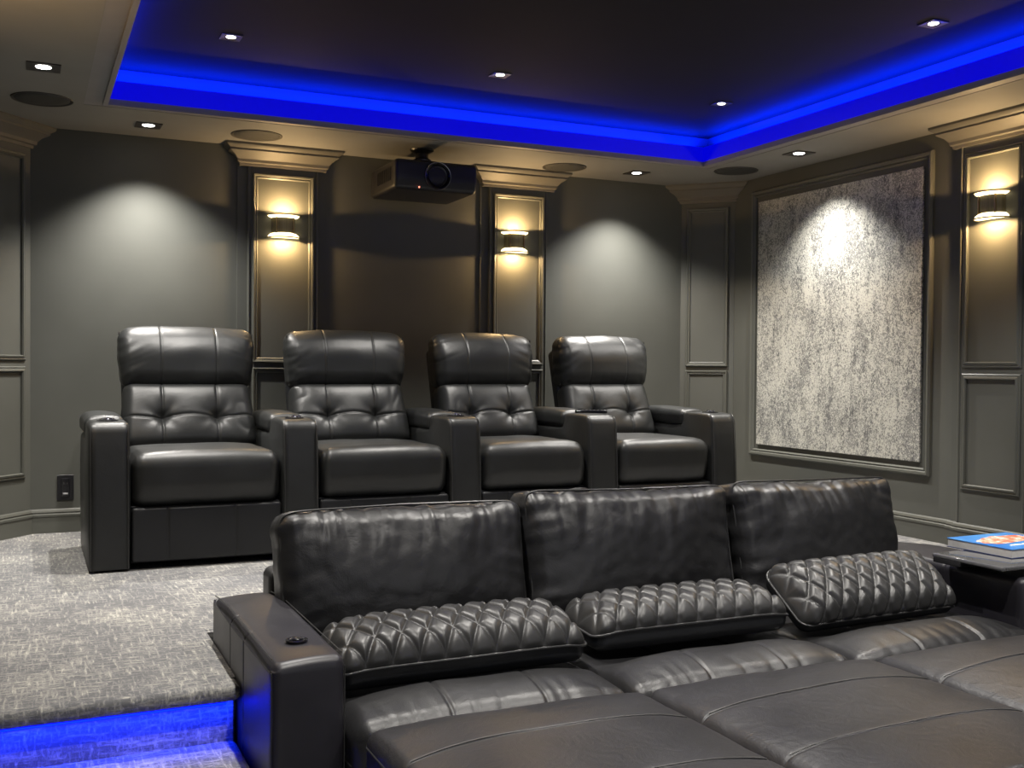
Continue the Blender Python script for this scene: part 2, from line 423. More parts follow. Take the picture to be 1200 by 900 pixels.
# framed wall art on the right wall
fr = MB(); AXR = Vector((0, -1, 0))
PFM = [(-.02, 0), (-.02, .008), (-.013, .018), (-.006, .014), (0, .022), (.012, .024), (.02, .014), (.02, 0)]
panel_mould(fr, Vector((XR, 0, 0)), AXR, Zv, Vector((-1, 0, 0)), -5.45, -4.01, .350, 1.985, PFM)
autosmooth(fr.build('trim_7', M['trim'], kind=S), 25)
art = MB().box(XR-.014, XR, 4.055, 5.402, .398, 1.932, .004).build('wall_art', M['art'])
tag(art, 'large silver flecked grey abstract textile panel hung on the right wall', 'wall art')

# ------------------------------------------------------------------ lights helper
def area(name, loc, sx, sy, power, col, rot=(0, 0, 0), spread=180):
    l = bpy.data.lights.new(name, 'AREA'); l.shape = 'RECTANGLE'; l.size = sx; l.size_y = sy; l.energy = power; l.color = col
    l.spread = math.radians(spread)
    o = bpy.data.objects.new(name, l); o.location = loc; o.rotation_euler = rot; COL.objects.link(o); return o
def spot(name, loc, power, ang, blend, col=(1, .955, .89), rot=(0, 0, 0), rad=.02):
    l = bpy.data.lights.new(name, 'SPOT'); l.energy = power; l.spot_size = math.radians(ang); l.spot_blend = blend; l.color = col
    l.shadow_soft_size = rad
    o = bpy.data.objects.new(name, l); o.location = loc; o.rotation_euler = rot; COL.objects.link(o); return o
def point(name, loc, power, col, rad=.02):
    l = bpy.data.lights.new(name, 'POINT'); l.energy = power; l.color = col; l.shadow_soft_size = rad
    o = bpy.data.objects.new(name, l); o.location = loc; COL.objects.link(o); return o

# cove leds
BL = (.0, .02, 1.0)
px = (cx0+cx1)/2; py = (cy0+cy1)/2; lx = cx1-cx0; ly = cy1-cy0
K = 14.0
area('cove_lamp', (px, cy1+.045, ZL+.006), lx, .03, K*lx, BL, (PI, 0, 0))
area('cove_lamp', (px, cy0-.045, ZL+.006), lx, .03, K*lx*.3, BL, (PI, 0, 0))
area('cove_lamp', (cx0-.045, py, ZL+.006), .03, ly, K*ly, BL, (PI, 0, 0))
area('cove_lamp', (cx1+.045, py, ZL+.006), .03, ly, K*ly, BL, (PI, 0, 0))
# emissive band added for the blue cove light on the lip's inner face
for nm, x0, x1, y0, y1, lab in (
    ('lip_glow_band', cx0+.002, cx1-.002, cy1-.006, cy1, 'blue glow put into the lip face along the back edge of the ceiling tray'),
    ('lip_glow_band', cx0, cx0+.006, cy0, cy1-.006, 'blue glow put into the lip face along the left edge of the ceiling tray'),
    ('lip_glow_band', cx1-.006, cx1, cy0, cy1-.006, 'blue glow put into the lip face along the right edge of the ceiling tray')):
    o = MB().box(x0, x1, y0, y1, ZC+.016, ZL).build(nm, M['blue']); tag(o, lab, 'light strip', 'blue glow bands added to the ceiling tray lip')

# downlights
def downlight(x, y, z, s, lab, grp, power, ang, blend, on=True, rot=(0, 0, 0)):
    if on:
        r_ = empty('recessed_downlight', (x, y, z), lab, 'downlight', grp)
        h = s/2; q = h*.55
        PR = [(0, 0), (0, -.004), (-(h-q)*.2, -.006), (-(h-q)+.001, -.002), (-(h-q), .0)]
        f_ = MB().sweep([(-h, -h, 0), (h, -h, 0), (h, h, 0), (-h, h, 0)], [(0, -.0005), (0, -.005), (-(h-q), -.003), (-(h-q), -.0005)], closed=True)
        f_.build('trim_ring', M['darktrim'], r_)
        MB().box(-q, q, -q, q, -.002, -.0005).build('baffle', M['darktrim'], r_)
        lm = MB(); lm.lathe([(0, -.0045), (q*.80, -.0035), (q*.86, -.002)], 24)
        autosmooth(lm.build('lens', M['spotlens'], r_))
    spot('downlight_lamp', (x, y, z-.03), power, ang, blend, rot=rot)
SOF = 'downlights in the ceiling soffit'
downlight(.060, 4.72, ZC, .13, 'square downlight in the left soffit above the corner pilaster', SOF, 140, 112, 1.0)
downlight(.558, 5.63, ZC, .125, 'square downlight in the back soffit above the leftmost recliner', SOF, 180, 110, 1.0)
downlight(3.44, 5.625, ZC, .125, 'square downlight in the back soffit right of the second wall sconce', SOF, 180, 110, 1.0)
downlight(3.935, 4.70, ZC, .13, 'square downlight in the right soffit in front of the wall art', SOF, 150, 108, 1.0)
TR = 'downlights in the dark tray ceiling'
TP = 150
downlight(.785, 4.57, ZT, .085, 'small downlight in the dark tray ceiling, leftmost of its row', TR, TP, 90, .7)
downlight(2.045, 4.59, ZT, .085, 'small downlight in the dark tray ceiling, middle of its row', TR, TP, 90, .7)
downlight(3.31, 4.57, ZT, .085, 'small downlight in the dark tray ceiling nearest its far right corner', TR, TP, 90, .7)
downlight(3.30, 3.14, ZT, .085, 'small downlight in the dark tray ceiling at upper right, nearest the camera', TR, TP, 90, .7)
for x in (.785, 2.045): downlight(x, 3.14, ZT, .085, '', '', TP, 90, .7, on=False)
for x in (.785, 2.045, 3.31): downlight(x, 1.7, ZT, .085, '', '', TP*1.0, 90, .7, on=False)
for x in (.785, 2.045, 3.31): downlight(x, .3, ZT, .085, '', '', TP*.2, 90, .7, on=False)
# projection screen on the front wall, with an added fill light before it
MB().box(.4, 3.6, YF, YF+.03, .1, 1.9, .01).build('trim_8', M['screen'], kind=S)
area('front_fill_light', (2.0, YF+.06, 1.0), 3.1, 1.7, 14, (.95, .95, 1.0), (PI/2, 0, 0))  # unseen fill lamp, added to lift the frontal ambient light

# ceiling speakers
for x, y, lab in ((.062, 5.30, 'round flush ceiling speaker in the left soffit beside the square downlight'),
                  (1.10, 5.62, 'round flush ceiling speaker above the left lit pilaster crown'),
                  (2.955, 5.665, 'round flush ceiling speaker above the crown of the pilaster beside the projector'),
                  (3.945, 5.29, 'round flush dark ceiling speaker in the soffit near the far right corner')):
    r_ = empty('ceiling_speaker', (x, y, ZC), lab, 'speaker', 'ceiling speakers')
    autosmooth(MB().lathe([(.118, 0), (.128, -.004), (.132, -.004), (.134, 0)], 48).build('rim', M['darktrim'], r_))
    autosmooth(MB().lathe([(0, -.004), (.08, -.004), (.117, -.002), (.119, 0)], 48).build('grille', M['grille'], r_), 60)

# ------------------------------------------------------------------ sconces
WARM = (1, .64, .28)
def sconce(o, ax, nr, lab, pw=10.0):
    r_ = empty('wall_sconce', o, lab, 'wall light', 'wall sconces on the pilasters')
    a = math.atan2(ax.y, ax.x); T = Matrix.Rotation(a, 4, 'Z')    # local: x along wall, -y into room
    if (T @ Vector((0, -1, 0))).dot(nr) < 0: T = T @ Matrix.Rotation(PI, 4, 'Z')
    MB().box(-.052, .052, -.012, 0, -.058, .058, .003, T).build('back_plate', M['bronze'], r_)
    # curved front shield, a shallow half drum
    sh = MB(); n_ = 24; vs = []; fs = []
    for i in range(n_+1):
        an = PI+PI*i/n_
        for (rr_, z) in ((1, -.060), (1, .058), (.97, .058), (.97, -.060)):
            vs.append((.066*rr_*math.cos(an), .060*rr_*math.sin(an), z))
    for i in range(n_):
        for q in range(4): fs.append((i*4+q, (i+1)*4+q, (i+1)*4+(q+1) % 4, i*4+(q+1) % 4))
    sh.add(vs, fs, T); autosmooth(sh.build('curved_shield', M['shield'], r_))
    for sx in (-1, 1):
        MB().box(sx*.048-.003, sx*.048+.003, -.052, -.042, -.055, .056, .001, T).build('vertical_bar', M['bronze'], r_)
    # upper and lower glowing half discs
    def half(z0, bulge, name):
        hb = MB(); vs = []; fs = []; n2 = 24; k2 = 5
        for j in range(k2+1):
            t = j/k2; rr_ = math.cos(t*PI/2); zz = z0+bulge*math.sin(t*PI/2)
            for i in range(n2+1):
                an = PI+PI*i/n2; vs.append((.088*rr_*math.cos(an), .085*rr_*math.sin(an), zz))
        c0 = len(vs); vs.append((0, 0, z0))
        for j in range(k2):
            for i in range(n2): p = j*(n2+1)+i; fs.append((p, p+1, p+n2+2, p+n2+1))
        for i in range(n2): fs.append((c0, i+1, i))
        hb.add(vs, fs, T); return autosmooth(hb.build(name, M['sconceglow'], r_), 50)
    half(.060, -.020, 'upper_diffuser'); half(-.062, .036, 'lower_diffuser')
    for z, dz in ((.062, .002), (-.063, -.001)):
        pts = [T @ Vector((.09*math.cos(PI+PI*i/24), .087*math.sin(PI+PI*i/24), z)) for i in range(25)]
        autosmooth(MB().tube(pts, .0035, 6).build('rim_ring', M['bronze'], r_))
    for s_ in (1, -1):
        spot('sconce_lamp', o+nr*.070+Zv*(.073*s_), pw, 174, .08, WARM, (PI if s_ > 0 else 0, 0, 0), .012)
m, nt, b = new_mat('shield_metal'); M['shield'] = m
b.inputs['Metallic'].default_value = .6; b.inputs['Roughness'].default_value = .5
mp = mapping(nt, (60, 60, 1)); n = N(nt, 'ShaderNodeTexNoise', Scale=3.0); nt.links.new(mp.outputs[0], n.inputs['Vector'])
r = ramp(nt, [(.3, (.13, .12, .085)), (.7, (.2, .18, .12))]); nt.links.new(n.outputs['Fac'], r.inputs[0]); nt.links.new(r.outputs[0], b.inputs['Base Color'])
sconce(Vector((1.303, YB-.03, 1.652)), AX, -AY, 'glowing curved sconce on the left back pilaster, above the gap beside the leftmost recliner')
sconce(Vector((2.728, YB-.03, 1.645)), AX, -AY, 'glowing curved sconce on the back pilaster right of the projector')
sconce(Vector((XR-.03, 3.600, 1.665)), AY, -AX, 'glowing curved sconce on the pilaster right of the wall art')

for s_ in (1, -1): spot('sconce_lamp', (XL+.085, 3.60, 1.665+.073*s_), 7, 150, .25, WARM, (PI if s_ > 0 else 0, 0, 0), .012)

# ------------------------------------------------------------------ outlet
ow = empty('wall_outlet', (.180, YB, .232), 'black wall outlet plate low on the back wall left of the recliners', 'outlet')
MB().box(-.040, .040, -.007, 0, -.066, .066, .003).build('plate', M['black'], ow)
MB().box(-.020, .020, -.010, -.006, -.048, .048, .002).build('socket_face', M['gloss'], ow)
sl = MB()
for zz in (.022,):
    for sx in (-.008, .008): sl.box(sx-.0015, sx+.0015, -.0112, -.0098, zz-.005, zz+.005)
sl.build('slots', M['greym'], ow)
MB().box(-.013, .013, -.0125, -.0098, -.034, -.026, .001).build('usb_port', M['chrome'], ow)

# ------------------------------------------------------------------ projector
pj = empty('projector', (2.02, 5.36, 1.832), 'black ceiling mounted video projector with a round lens', 'projector')
def pfn(co, nn):
    t = (co.z+.078)/.156
    if co.y < 0 and t < .35: co.y += .018*(1-t/.35)
    return co
vs, fs = rbox(.475, .45, .160, .022, (12, 10, 6), 4, pfn)
mk('body', [v+Vector((0, .225, .078)) for v in vs], fs, M['proj'], pj)
TL = Matrix.Translation((.000, -.0, .076)) @ Matrix.Rotation(PI/2, 4, 'X')
autosmooth(MB().lathe([(.050, -.02), (.074, -.006), (.076, .006), (.070, .014), (.062, .010), (.056, -.004)], 40, TL).build('lens_ring', M['gloss'], pj))
ln = autosmooth(MB().lathe([(0, -.002), (.02, -.003), (.036, -.010), (.044, -.018)], 32, TL).build('lens', M['glass'], pj))
autosmooth(MB().lathe([(.044, -.016), (.048, .004), (.056, .006), (.058, -.004)], 32, TL).build('lens_barrel', M['black'], pj))
autosmooth(MB().lathe([(.071, .0135), (.0745, .0145), (.0765, .008), (.0735, .010)], 40, TL).build('chrome_bezel', M['greym'], pj))
MB().box(-.107, -.101, -.004, .003, .006, .014, .001).build('indicator_light', M['redled'], pj)
pm = MB(); pm.box(-.06, .06, .16, .30, .165, .190, .008); pm.box(-.085, .085, .13, .33, .158, .168, .003)
pm.lathe([(.0, .19), (.05, .19), (.052, .20), (.036, .21), (.034, .235), (.065, .25), (.07, .26), (0, .26)], 24, Matrix.Translation((-.01, .22, 0)))
pm.build('ceiling_mount', M['black'], pj)
v_ = MB()
for i in range(9): v_.box(-.2405, -.2365, .08+i*.028, .095+i*.028, .05, .12)
v_.build('side_vent', M['black'], pj)

# ------------------------------------------------------------------ recliners
def arm_profile():
    # y (front = 0, + to the back), z ; closed outline, used for the sides
    P = [(0, .012), (-.012, .30), (.012, .56), (.022, .600), (.045, .622), (.075, .628), (.30, .630), (.33, .625), (.345, .600), (.348, .56), (.36, .545), (.72, .555), (.80, .54), (.83, .45), (.84, .012)]
    return P
def recliner_arm(root, x, wd, ctrl=True, nm='arm', seed=0):
    h = wd/2
    vs = []; fs = []; P = [(.0, .012), (.003, .10), (.006, .20), (.010, .30), (.015, .40), (.022, .50), (.030, .585), (.040, .612), (.060, .626), (.085, .630), (.14, .632), (.20, .632), (.27, .631), (.300, .626), (.312, .61), (.315, .585), (.33, .560), (.40, .556), (.50, .556), (.60, .556), (.70, .556), (.74, .54), (.755, .50), (.76, .40), (.76, .20), (.76, .012)]
    X = [-h, -h+.004, -h+.012, -h+.03, 0, h-.03, h-.012, h-.004, h]
    ins = [.016, .006, .0, 0, 0, 0, 0, .006, .016]
    cY, cZ = .38, .30
    k = len(P)
    for xi, i_ in zip(X, ins):
        for j, (y, z) in enumerate(P):
            a = Vector(P[(j-1) % k]); c = Vector(P[(j+1) % k]); t = (c-a).normalized(); nn = Vector((-t.y, t.x))   # outward? path goes up front, back over top
            q = Vector((y, z)) - nn*i_ if z > .02 else Vector((y+(i_ if y < .3 else -i_), z))
            puff = .004*math.exp(-((z-.35)/.25)**2)
            vs.append((x+xi+(puff if xi == h else -puff if xi == -h else 0), q.x, q.y))
    n_ = len(X)
    for i in range(n_-1):
        for j in range(k): fs.append((i*k+j, i*k+(j+1) % k, (i+1)*k+(j+1) % k, (i+1)*k+j))
    fs.append(tuple(range(k))); fs.append(tuple((n_-1)*k+j for j in range(k-1, -1, -1)))
    arm = autosmooth(MB().add(vs, fs).build(nm, M['rleather'], root), 50)
    # armrest pad behind the control area
    def pf_(co, nn):
        if nn.z > .2: co.z += .010*(1-(co.x/h)**2)+.006*math.sin((co.y+.2)*7)
        co += nn*(.003*nz(co, 9, seed+x))
        return co
    vs, fs = rbox(wd+.012, .46, .085, .03, (8, 16, 4), 4, pf_)
    mk('armrest_pad', [v+Vector((x, .545, .596)) for v in vs], fs, M['rleather'], arm)
    # front welt lines
    for sx in (-1, 1):
        wl = MB().tube([(x+sx*(h-.006), y-.002, z) for (y, z) in P[:9]], .0022, 6)
        autosmooth(wl.build('front_welt', M['piping'], arm))
    if ctrl:
        TT = Matrix.Translation((x, .155, .631))
        cr = MB().lathe([(.044, 0), (.045, .003), (.038, .005), (.034, .002), (.0, -.001)], 28, TT)
        autosmooth(cr.build('cup_holder_rim', M['gloss'], arm))
        cc = MB()
        for an in (-.9, 0, .9):
            cc.box(-.006, .006, -.032, -.002, .001, .013, .002, TT @ Matrix.Translation((.0, .014, 0)) @ Matrix.Rotation(an, 4, 'Z'))
        cc.lathe([(0, .015), (.011, .014), (.013, .002)], 14, TT @ Matrix.Translation((0, .014, 0)))
        autosmooth(cc.build('control_button', M['chrome'], arm))
    return arm
def recliner(xc, wd, label, armw=.162, right=None, seed=0, ctrl=True):
    YR = 4.69
    r_ = empty('home_theater_recliner', (xc, YR, 0), label, 'recliner', 'row of leather home theater recliners')
    hw = wd/2
    # base + footrest
    MB().box(-hw+.004, hw-.004, .06, .74, .02, .27, .008).build('base', M['dleather'], r_)
    def ff(co, nn):
        if nn.y < -.3:
            for x0 in (-wd*.26, wd*.18): co.y += .004*groove(co.x-x0, .005)
            co.y -= .004*(1-(co.x/hw)**2)
        return co
    vs, fs = rbox(wd-.012, .05, .235, .014, (20, 1, 8), 3, ff, ((*seamx(-wd*.26, .005), *seamx(wd*.18, .005)), (), ()))
    mk('footrest', [v+Vector((0, .040, .148)) for v in vs], fs, M['dleather'], r_)
    # seat cushion with rolled front
    sw = wd-.016
    def sf_(co, nn):
        fx = 1-(2*co.x/sw)**4
        if nn.z > 0: co.z += .020*fx*nn.z*(1-smooth01((co.y-.1)/.25))
        if nn.y < 0:
            co.y += .016*nn.y*fx
            co.y += .035*smooth01((-co.z)/.11)*abs(nn.y)*.6       # tucks under
        cr_ = crease(co.x*6, co.y*5+co.z*5, seed+2.1, 1.0)
        e = smooth01((abs(co.x)/(sw/2)-.55)/.45)
        co -= nn*(.004*cr_*(.3+e) + .003*nz(co, 7, seed))
        return co
    vs, fs = rbox(sw, .62, .225, .055, (30, 20, 8), 6, sf_)
    mk('seat_cushion', [v+Vector((0, .325, .375)) for v in vs], fs, M['rleather'], r_)
    # backrest group, reclined
    bw = wd-.03
    TB = Matrix.Translation((0, .585, .47)) @ Matrix.Rotation(math.radians(-23), 4, 'X')
    sx1, sx2 = -bw*.205, bw*.205
    zb = .125                                  # tuft height
    def bf(co, nn):
        co.x *= 1-.05*smooth01((co.z+.1)/.28)+.02
        if nn.y < .2:
            front = -min(0, nn.y)
            z = co.z
            pu = .030*(1-(2*co.x/bw)**4)*(1-(2*z/.34)**4)
            co.y -= pu*front
            # vertical seams bow towards the tufts
            for x0 in (sx1, sx2): co.y += .006*groove(co.x-x0, .006)*front
            zz = z-(-.02)
            hline = zz - .012*math.cos((co.x)/bw*PI*4)*.5
            co.y += .006*groove(hline, .006)*front
            for x0 in (sx1, sx2):
                dd = math.hypot(co.x-x0, zz)
                ang = math.atan2(zz, co.x-x0)
                co.y += (.026*math.exp(-(dd/.026)**2)+.016*math.exp(-(dd/.065)**2))*front
                co.y += .002*math.exp(-(dd/.085)**2)*math.cos(ang*7+seed)*front*min(1, dd/.03)
            co.y += .005*crease(co.x*8, z*9, seed+5, 1)*smooth01((abs(co.x)/(bw/2)-.5)/.4)*front
        return co
    ex = ([*seamx(sx1), *seamx(sx2)], (), seamx(-.02))
    vs, fs = rbox(bw, .15, .35, .05, (56, 4, 40), 5, bf, ex)
    TT = TB @ Matrix.Translation((0, .02, .165))
    mk('lumbar_backrest', [TT @ v for v in vs], fs, M['rleather'], r_)
    sm = MB()
    def hf(co, nn):
        f_ = smooth01((-nn.y+.75)/1.2)
        co.y -= .022*(1-(2*co.x/bw)**4)*max(0, -nn.y)
        if co.z > 0 and co.y < .05: co.y += .060*(co.z/.15)**2*(.05-co.y)/.14
        if nn.z > 0: co.z += .014*(1-(2*co.x/bw)**2)*nn.z
        co.y += .03*smooth01((-co.z-.05)/.1)*max(0, -nn.y)
        co.x *= 1-.035*smooth01((-co.z+.05)/.2)
        if nn.y < .3:
            for x0 in (sx1*1.02, sx2*1.02): co -= nn*(.003*groove(co.x-x0, .004))
            e = smooth01((abs(co.x)/(bw/2)-.45)/.5)
            lo = smooth01((-co.z)/.12)
            cr_ = crease(co.z*12+abs(co.x)*4, co.x*5, seed+8, 1)
            co -= nn*(.0028*cr_*(e+.12) + .0030*nz(co, 8, seed+1) + .0022*crease(co.x*10, co.z*4, seed+3)*lo) - nn*.0035*noise.noise(Vector((co.x*6, co.z*34+abs(co.x)*20, seed)))*e
        return co
    vs, fs = rbox(bw+.022, .185, .30, .055, (56, 5, 26), 7, hf, ([*seamx(sx1*1.02, .005), *seamx(sx2*1.02, .005)], (), ()))
    TT = Matrix.Translation((0, .735, .902)) @ Matrix.Rotation(math.radians(-1), 4, 'X')
    hr = mk('headrest', [TT @ v for v in vs], fs, M['rleather'], r_)
    # welts along the sides of headrest
    for sx in (-1, 1):
        wl = MB().tube([TT @ Vector((sx*((bw+.022)/2-.004-.012*(1-smooth01((z+.13)/.2))), -.022+.03*max(0, z), z)) for z in [(-.13+.26*i/12) for i in range(13)]], .003, 6)
        autosmooth(wl.build('side_welt', M['piping'], hr))
    # shell behind
    def shf(co, nn): return co
    vs, fs = rbox(bw-.02, .10, .66, .035, (4, 2, 6), 4)
    TT = Matrix.Translation((0, .60, .47)) @ Matrix.Rotation(math.radians(-17), 4, 'X') @ Matrix.Translation((0, .105, .235))
    mk('back_shell', [TT @ v for v in vs], fs, M['dleather'], r_)
    recliner_arm(r_, -hw-armw/2, armw, ctrl, seed=seed)
    if right: recliner_arm(r_, hw+right/2, right, seed=seed+9)
    return r_
# seat spans between arms
spans = [(.394, 1.046, .160), (1.206, 1.852, .160), (2.012, 2.616, .160), (2.782, 3.378, .166)]
labs = ['black leather recliner at the left end of the back row, carpet beside its left arm',
        'black leather recliner second from the left, under the hanging projector side',
        'black leather recliner third from the left, in front of the pilaster beside the projector',
        'black leather recliner at the right end of the back row, remote on its left arm']
for i, (a_, b_, aw) in enumerate(spans):
    recliner((a_+b_)/2, b_-a_, labs[i], aw, .155 if i == 3 else None, seed=i*1.37, ctrl=i != 3)

# remote on the arm between third and fourth recliner
rm = empty('remote_control', (2.695, 4.875, .6360), 'slim black remote control lying on the arm left of the rightmost recliner', 'remote control', rot=(0, 0, .0))
T_ = Matrix.Translation((.02, 0, .0)) @ Matrix.Rotation(math.radians(58), 4, 'Z')
MB().box(-.022, .022, -.085, .085, 0, .016, .006, T_).build('body', M['gloss'], rm, smooth=True)
kb = MB()
for i in range(6):
    for j in (-1, 0, 1): kb.box(j*.012-.003, j*.012+.003, -.06+i*.02, -.052+i*.02, .0155, .0175, 0, T_)
kb.build('keys', M['greym'], rm)

# ------------------------------------------------------------------ sofa
SF = empty('leather_sofa', (1.92, 2.95, ZF), 'three seat black leather sofa with wide block arms in the front row', 'sofa')
def SO(v): return Vector(v)-Vector((1.92, 2.95, ZF))
def sput(name, vs, fs, mat, T=None, parent=SF):
    return mk(name, [(T @ Vector(v) if T is not None else Vector(v))-Vector((1.92, 2.95, ZF)) for v in vs], fs, mat, parent)
def smb(name, mb, mat, parent=SF, ang=40):
    mb.v = [v-Vector((1.92, 2.95, ZF)) for v in mb.v]; return autosmooth(mb.build(name, mat, parent), ang)
def sofa_arm(x0, x1, nm='arm'):
    sxs = [2.78-2.99, 3.02-2.99]
    wd = x1-x0
    def af(co, nn):
        if nn.z > .3:
            co.z += .006*(1-(2*co.x/wd)**2) + .010*co.x/wd*(1 if x0 < 1 else -1) - .016*smooth01((co.y-.22)/.25)
        if abs(nn.x) > .3:
            for y0 in (-.10, .10): co -= nn*(.004*groove(co.y-y0, .005))
            co += nn*.004*math.exp(-((co.y)/.3)**2)
        co += nn*(.0016*nz(co, 9, x0))
        return co
    vs, fs = rbox(wd, .89, .15-ZF-.02, .028, (8, 30, 14), 5, af, ((), [*seamx(-.10, .005), *seamx(.10, .005)], ()))
    return sput(nm, vs, fs, M['aleather'], Matrix.Translation(((x0+x1)/2, 2.535+.445, (.155+ZF+.02)/2)))
la = sofa_arm(.536, .722); ra = sofa_arm(3.118, 3.45)
TT = Matrix.Translation((.636, 2.70, .163))
smb('cup_holder_rim', MB().lathe([(.028, -.002), (.029, .003), (.024, .004), (.021, .001), (0, -.001)], 28, TT), M['gloss'], la)
cc = MB()
for an in (-1.0, 0, 1.0):
    cc.box(-.0035, .0035, -.022, -.002, .001, .007, .0015, TT @ Matrix.Translation((0, .008, 0)) @ Matrix.Rotation(an, 4, 'Z'))
cc.lathe([(0, .008), (.006, .007), (.007, .002)], 12, TT @ Matrix.Translation((0, .008, 0)))
smb('control_button', cc, M['chrome'], la)
wl = MB()
for xx in (.5375, .7205):
    wl.tube([(xx, 2.545, z) for z in (ZF+.03, -.2, 0, .13)], .002, 6)
    wl.tube([(xx+(.004 if xx < .6 else -.004), y, .160-.016*smooth01((y-3.2)/.25)) for y in (2.56, 2.8, 3.0, 3.2, 3.3, 3.4)], .0018, 6)
smb('arm_welt', wl, M['piping'], la)
# frame: base and back
smb('base_frame', MB().box(.72, 3.12, 2.46, 3.42, ZF+.05, -.16, .01), M['dleather'])
vs, fs = rbox(2.50, .13, .21-ZF-.03, .03, (8, 2, 6), 4)
sput('back_frame', vs, fs, M['sleather'], Matrix.Translation((1.960, 3.455, (.215+ZF+.03)/2)))
ft = None
for xx in (.60, 3.33):
    for yy in (2.60, 3.36):
        smb('foot', MB().lathe([(0, 0), (.022, 0), (.026, .03), (0, .03)], 16, Matrix.Translation((xx, yy, ZF))), M['black'])
# seat cushions
seats = [(.724, 1.512), (1.514, 2.312), (2.314, 3.116)]
def pipe_loop(mb, hx, y0, y1, z, r_=.0035):
    pass
for i, (a_, b_) in enumerate(seats):
    wd = b_-a_; s1, s2 = -wd*.17, wd*.17
    def cf(co, nn):
        fx = max(0, 1-(2*co.x/wd)**4); 
        if nn.z > 0:
            co.z += .040*nn.z*(fx)*(.25+.75*smooth01((co.y+.40)/.16))*(1-1.15*smooth01((co.y+.20)/.10))
            for x0 in (s1, s2): co.z -= .006*groove(co.x-x0, .006)
            fr_ = smooth01((-co.y-.22)/.12)
            co -= nn*(.0045*crease(co.x*13, co.y*5, i*2.7+1, 1)*(.12+fr_) + .004*nz(co, 6, i+3))
        if nn.y < 0: co.y += .010*fx*nn.y
        return co
    vs, fs = rbox(wd, .74, .15, .045, (70, 34, 4), 5, cf, ([*seamx(s1), *seamx(s2)], (), ()))
    T_ = Matrix.Translation(((a_+b_)/2, 2.455+.37, -.082))
    sc_ = sput('seat_cushion', vs, fs, M['sleather'], T_)
    pp = MB(); h = wd/2-.002; zz = -.028
    pp.tube([T_ @ Vector(p) for p in [(-h, .3, zz), (-h, -.33, zz), (-h+.02, -.362, zz), (0, -.380, zz), (h-.02, -.362, zz), (h, -.33, zz), (h, .3, zz)]], .0042, 8)
    smb('piping', pp, M['piping'], sc_)
# back cushions
def back_cushion(xc, yb, zb, wd, ht, th, tilt, yaw, roll, seed, sag=0.0):
    T_ = Matrix.Translation((xc, yb, zb)) @ Euler((math.radians(-tilt), math.radians(roll), math.radians(yaw))).to_matrix().to_4x4() @ Matrix.Translation((0, 0, ht/2))
    def bf(co, nn):
        ux, uz = 2*co.x/wd, 2*co.z/ht
        bul = max(0, 1-abs(ux)**2.6)*max(0, 1-abs(uz)**2.4)
        if abs(nn.y) > .05: co.y += (1 if nn.y > 0 else -1)*.055*bul*abs(nn.y)
        if nn.z > 0: co.z += (.010*(1-ux**2) - sag*(1-(ux-.2)**2) + .012*(abs(ux)**6))*nn.z
        # edges pulled in between the corners
        co.x *= 1-.022*(1-uz**2)
        if nn.y < .3:
            up = smooth01((uz+.1)/.9); sd = smooth01((abs(ux)-.5)/.4)
            wv = noise.noise(Vector((co.x*3, co.z*4, seed)))*.05
            c1 = noise.noise(Vector(((co.x+wv)*22, co.z*5, seed)))            # puckers running down from the top seam
            c2 = noise.noise(Vector((co.x*6, (co.z+wv+abs(co.x)*.25)*24, seed+4)))   # puckers from the side seams
            c3 = noise.noise(Vector(((co.x+co.z*.4)*7, (co.z-co.x*.2)*9, seed+6)))
            co += nn*(.0075*c1*up*(1-.4*sd) + .0065*c2*sd + .006*c3 + .003*noise.noise(Vector((co.x*45, co.z*12, seed)))*up**3)
            co -= nn*.0045*crease(co.x*12+2*wv, co.z*6, seed+1)*up*up
            co += nn*(.008*nz(co, 5, seed) + .002*nz(co, 26, seed+2))
        return co
    vs, fs = rbox(wd, th, ht, .05, (110, 3, 60), 6, bf)
    o = sput('back_cushion', vs, fs, M['sleather'], T_)
    pp = MB(); hx, hz = wd/2-.012, ht/2-.012; yy = -th/2+.026; pts = []
    for k_ in range(64):
        an = 2*PI*k_/64; ca, sa = math.cos(an), math.sin(an)
        e = .18; px_ = hx*math.copysign(abs(ca)**e, ca); pz_ = hz*math.copysign(abs(sa)**e, sa)
        uz = 2*pz_/ht; ux = 2*px_/wd
        p = Vector((px_*(1-.022*(1-uz**2))*1.010, yy, pz_+(.012+(.010*(1-ux**2)-sag*(1-(ux-.2)**2)+.012*abs(ux)**6) if pz_ > 0 else -.004)))
        pts.append(T_ @ p)
    pp.tube(pts, .0038, 6, closed=True); smb('piping', pp, M['piping'], o)
    return o
back_cushion(1.118, 3.215, -.02, .845, .435, .17, 12, 0, 0, 1.3)
back_cushion(1.957, 3.205, -.02, .850, .465, .18, 12, 0, 0, 4.6, .016)
back_cushion(2.800, 3.205, -.02, .805, .462, .18, 13, 0, 0, 8.2, .012)

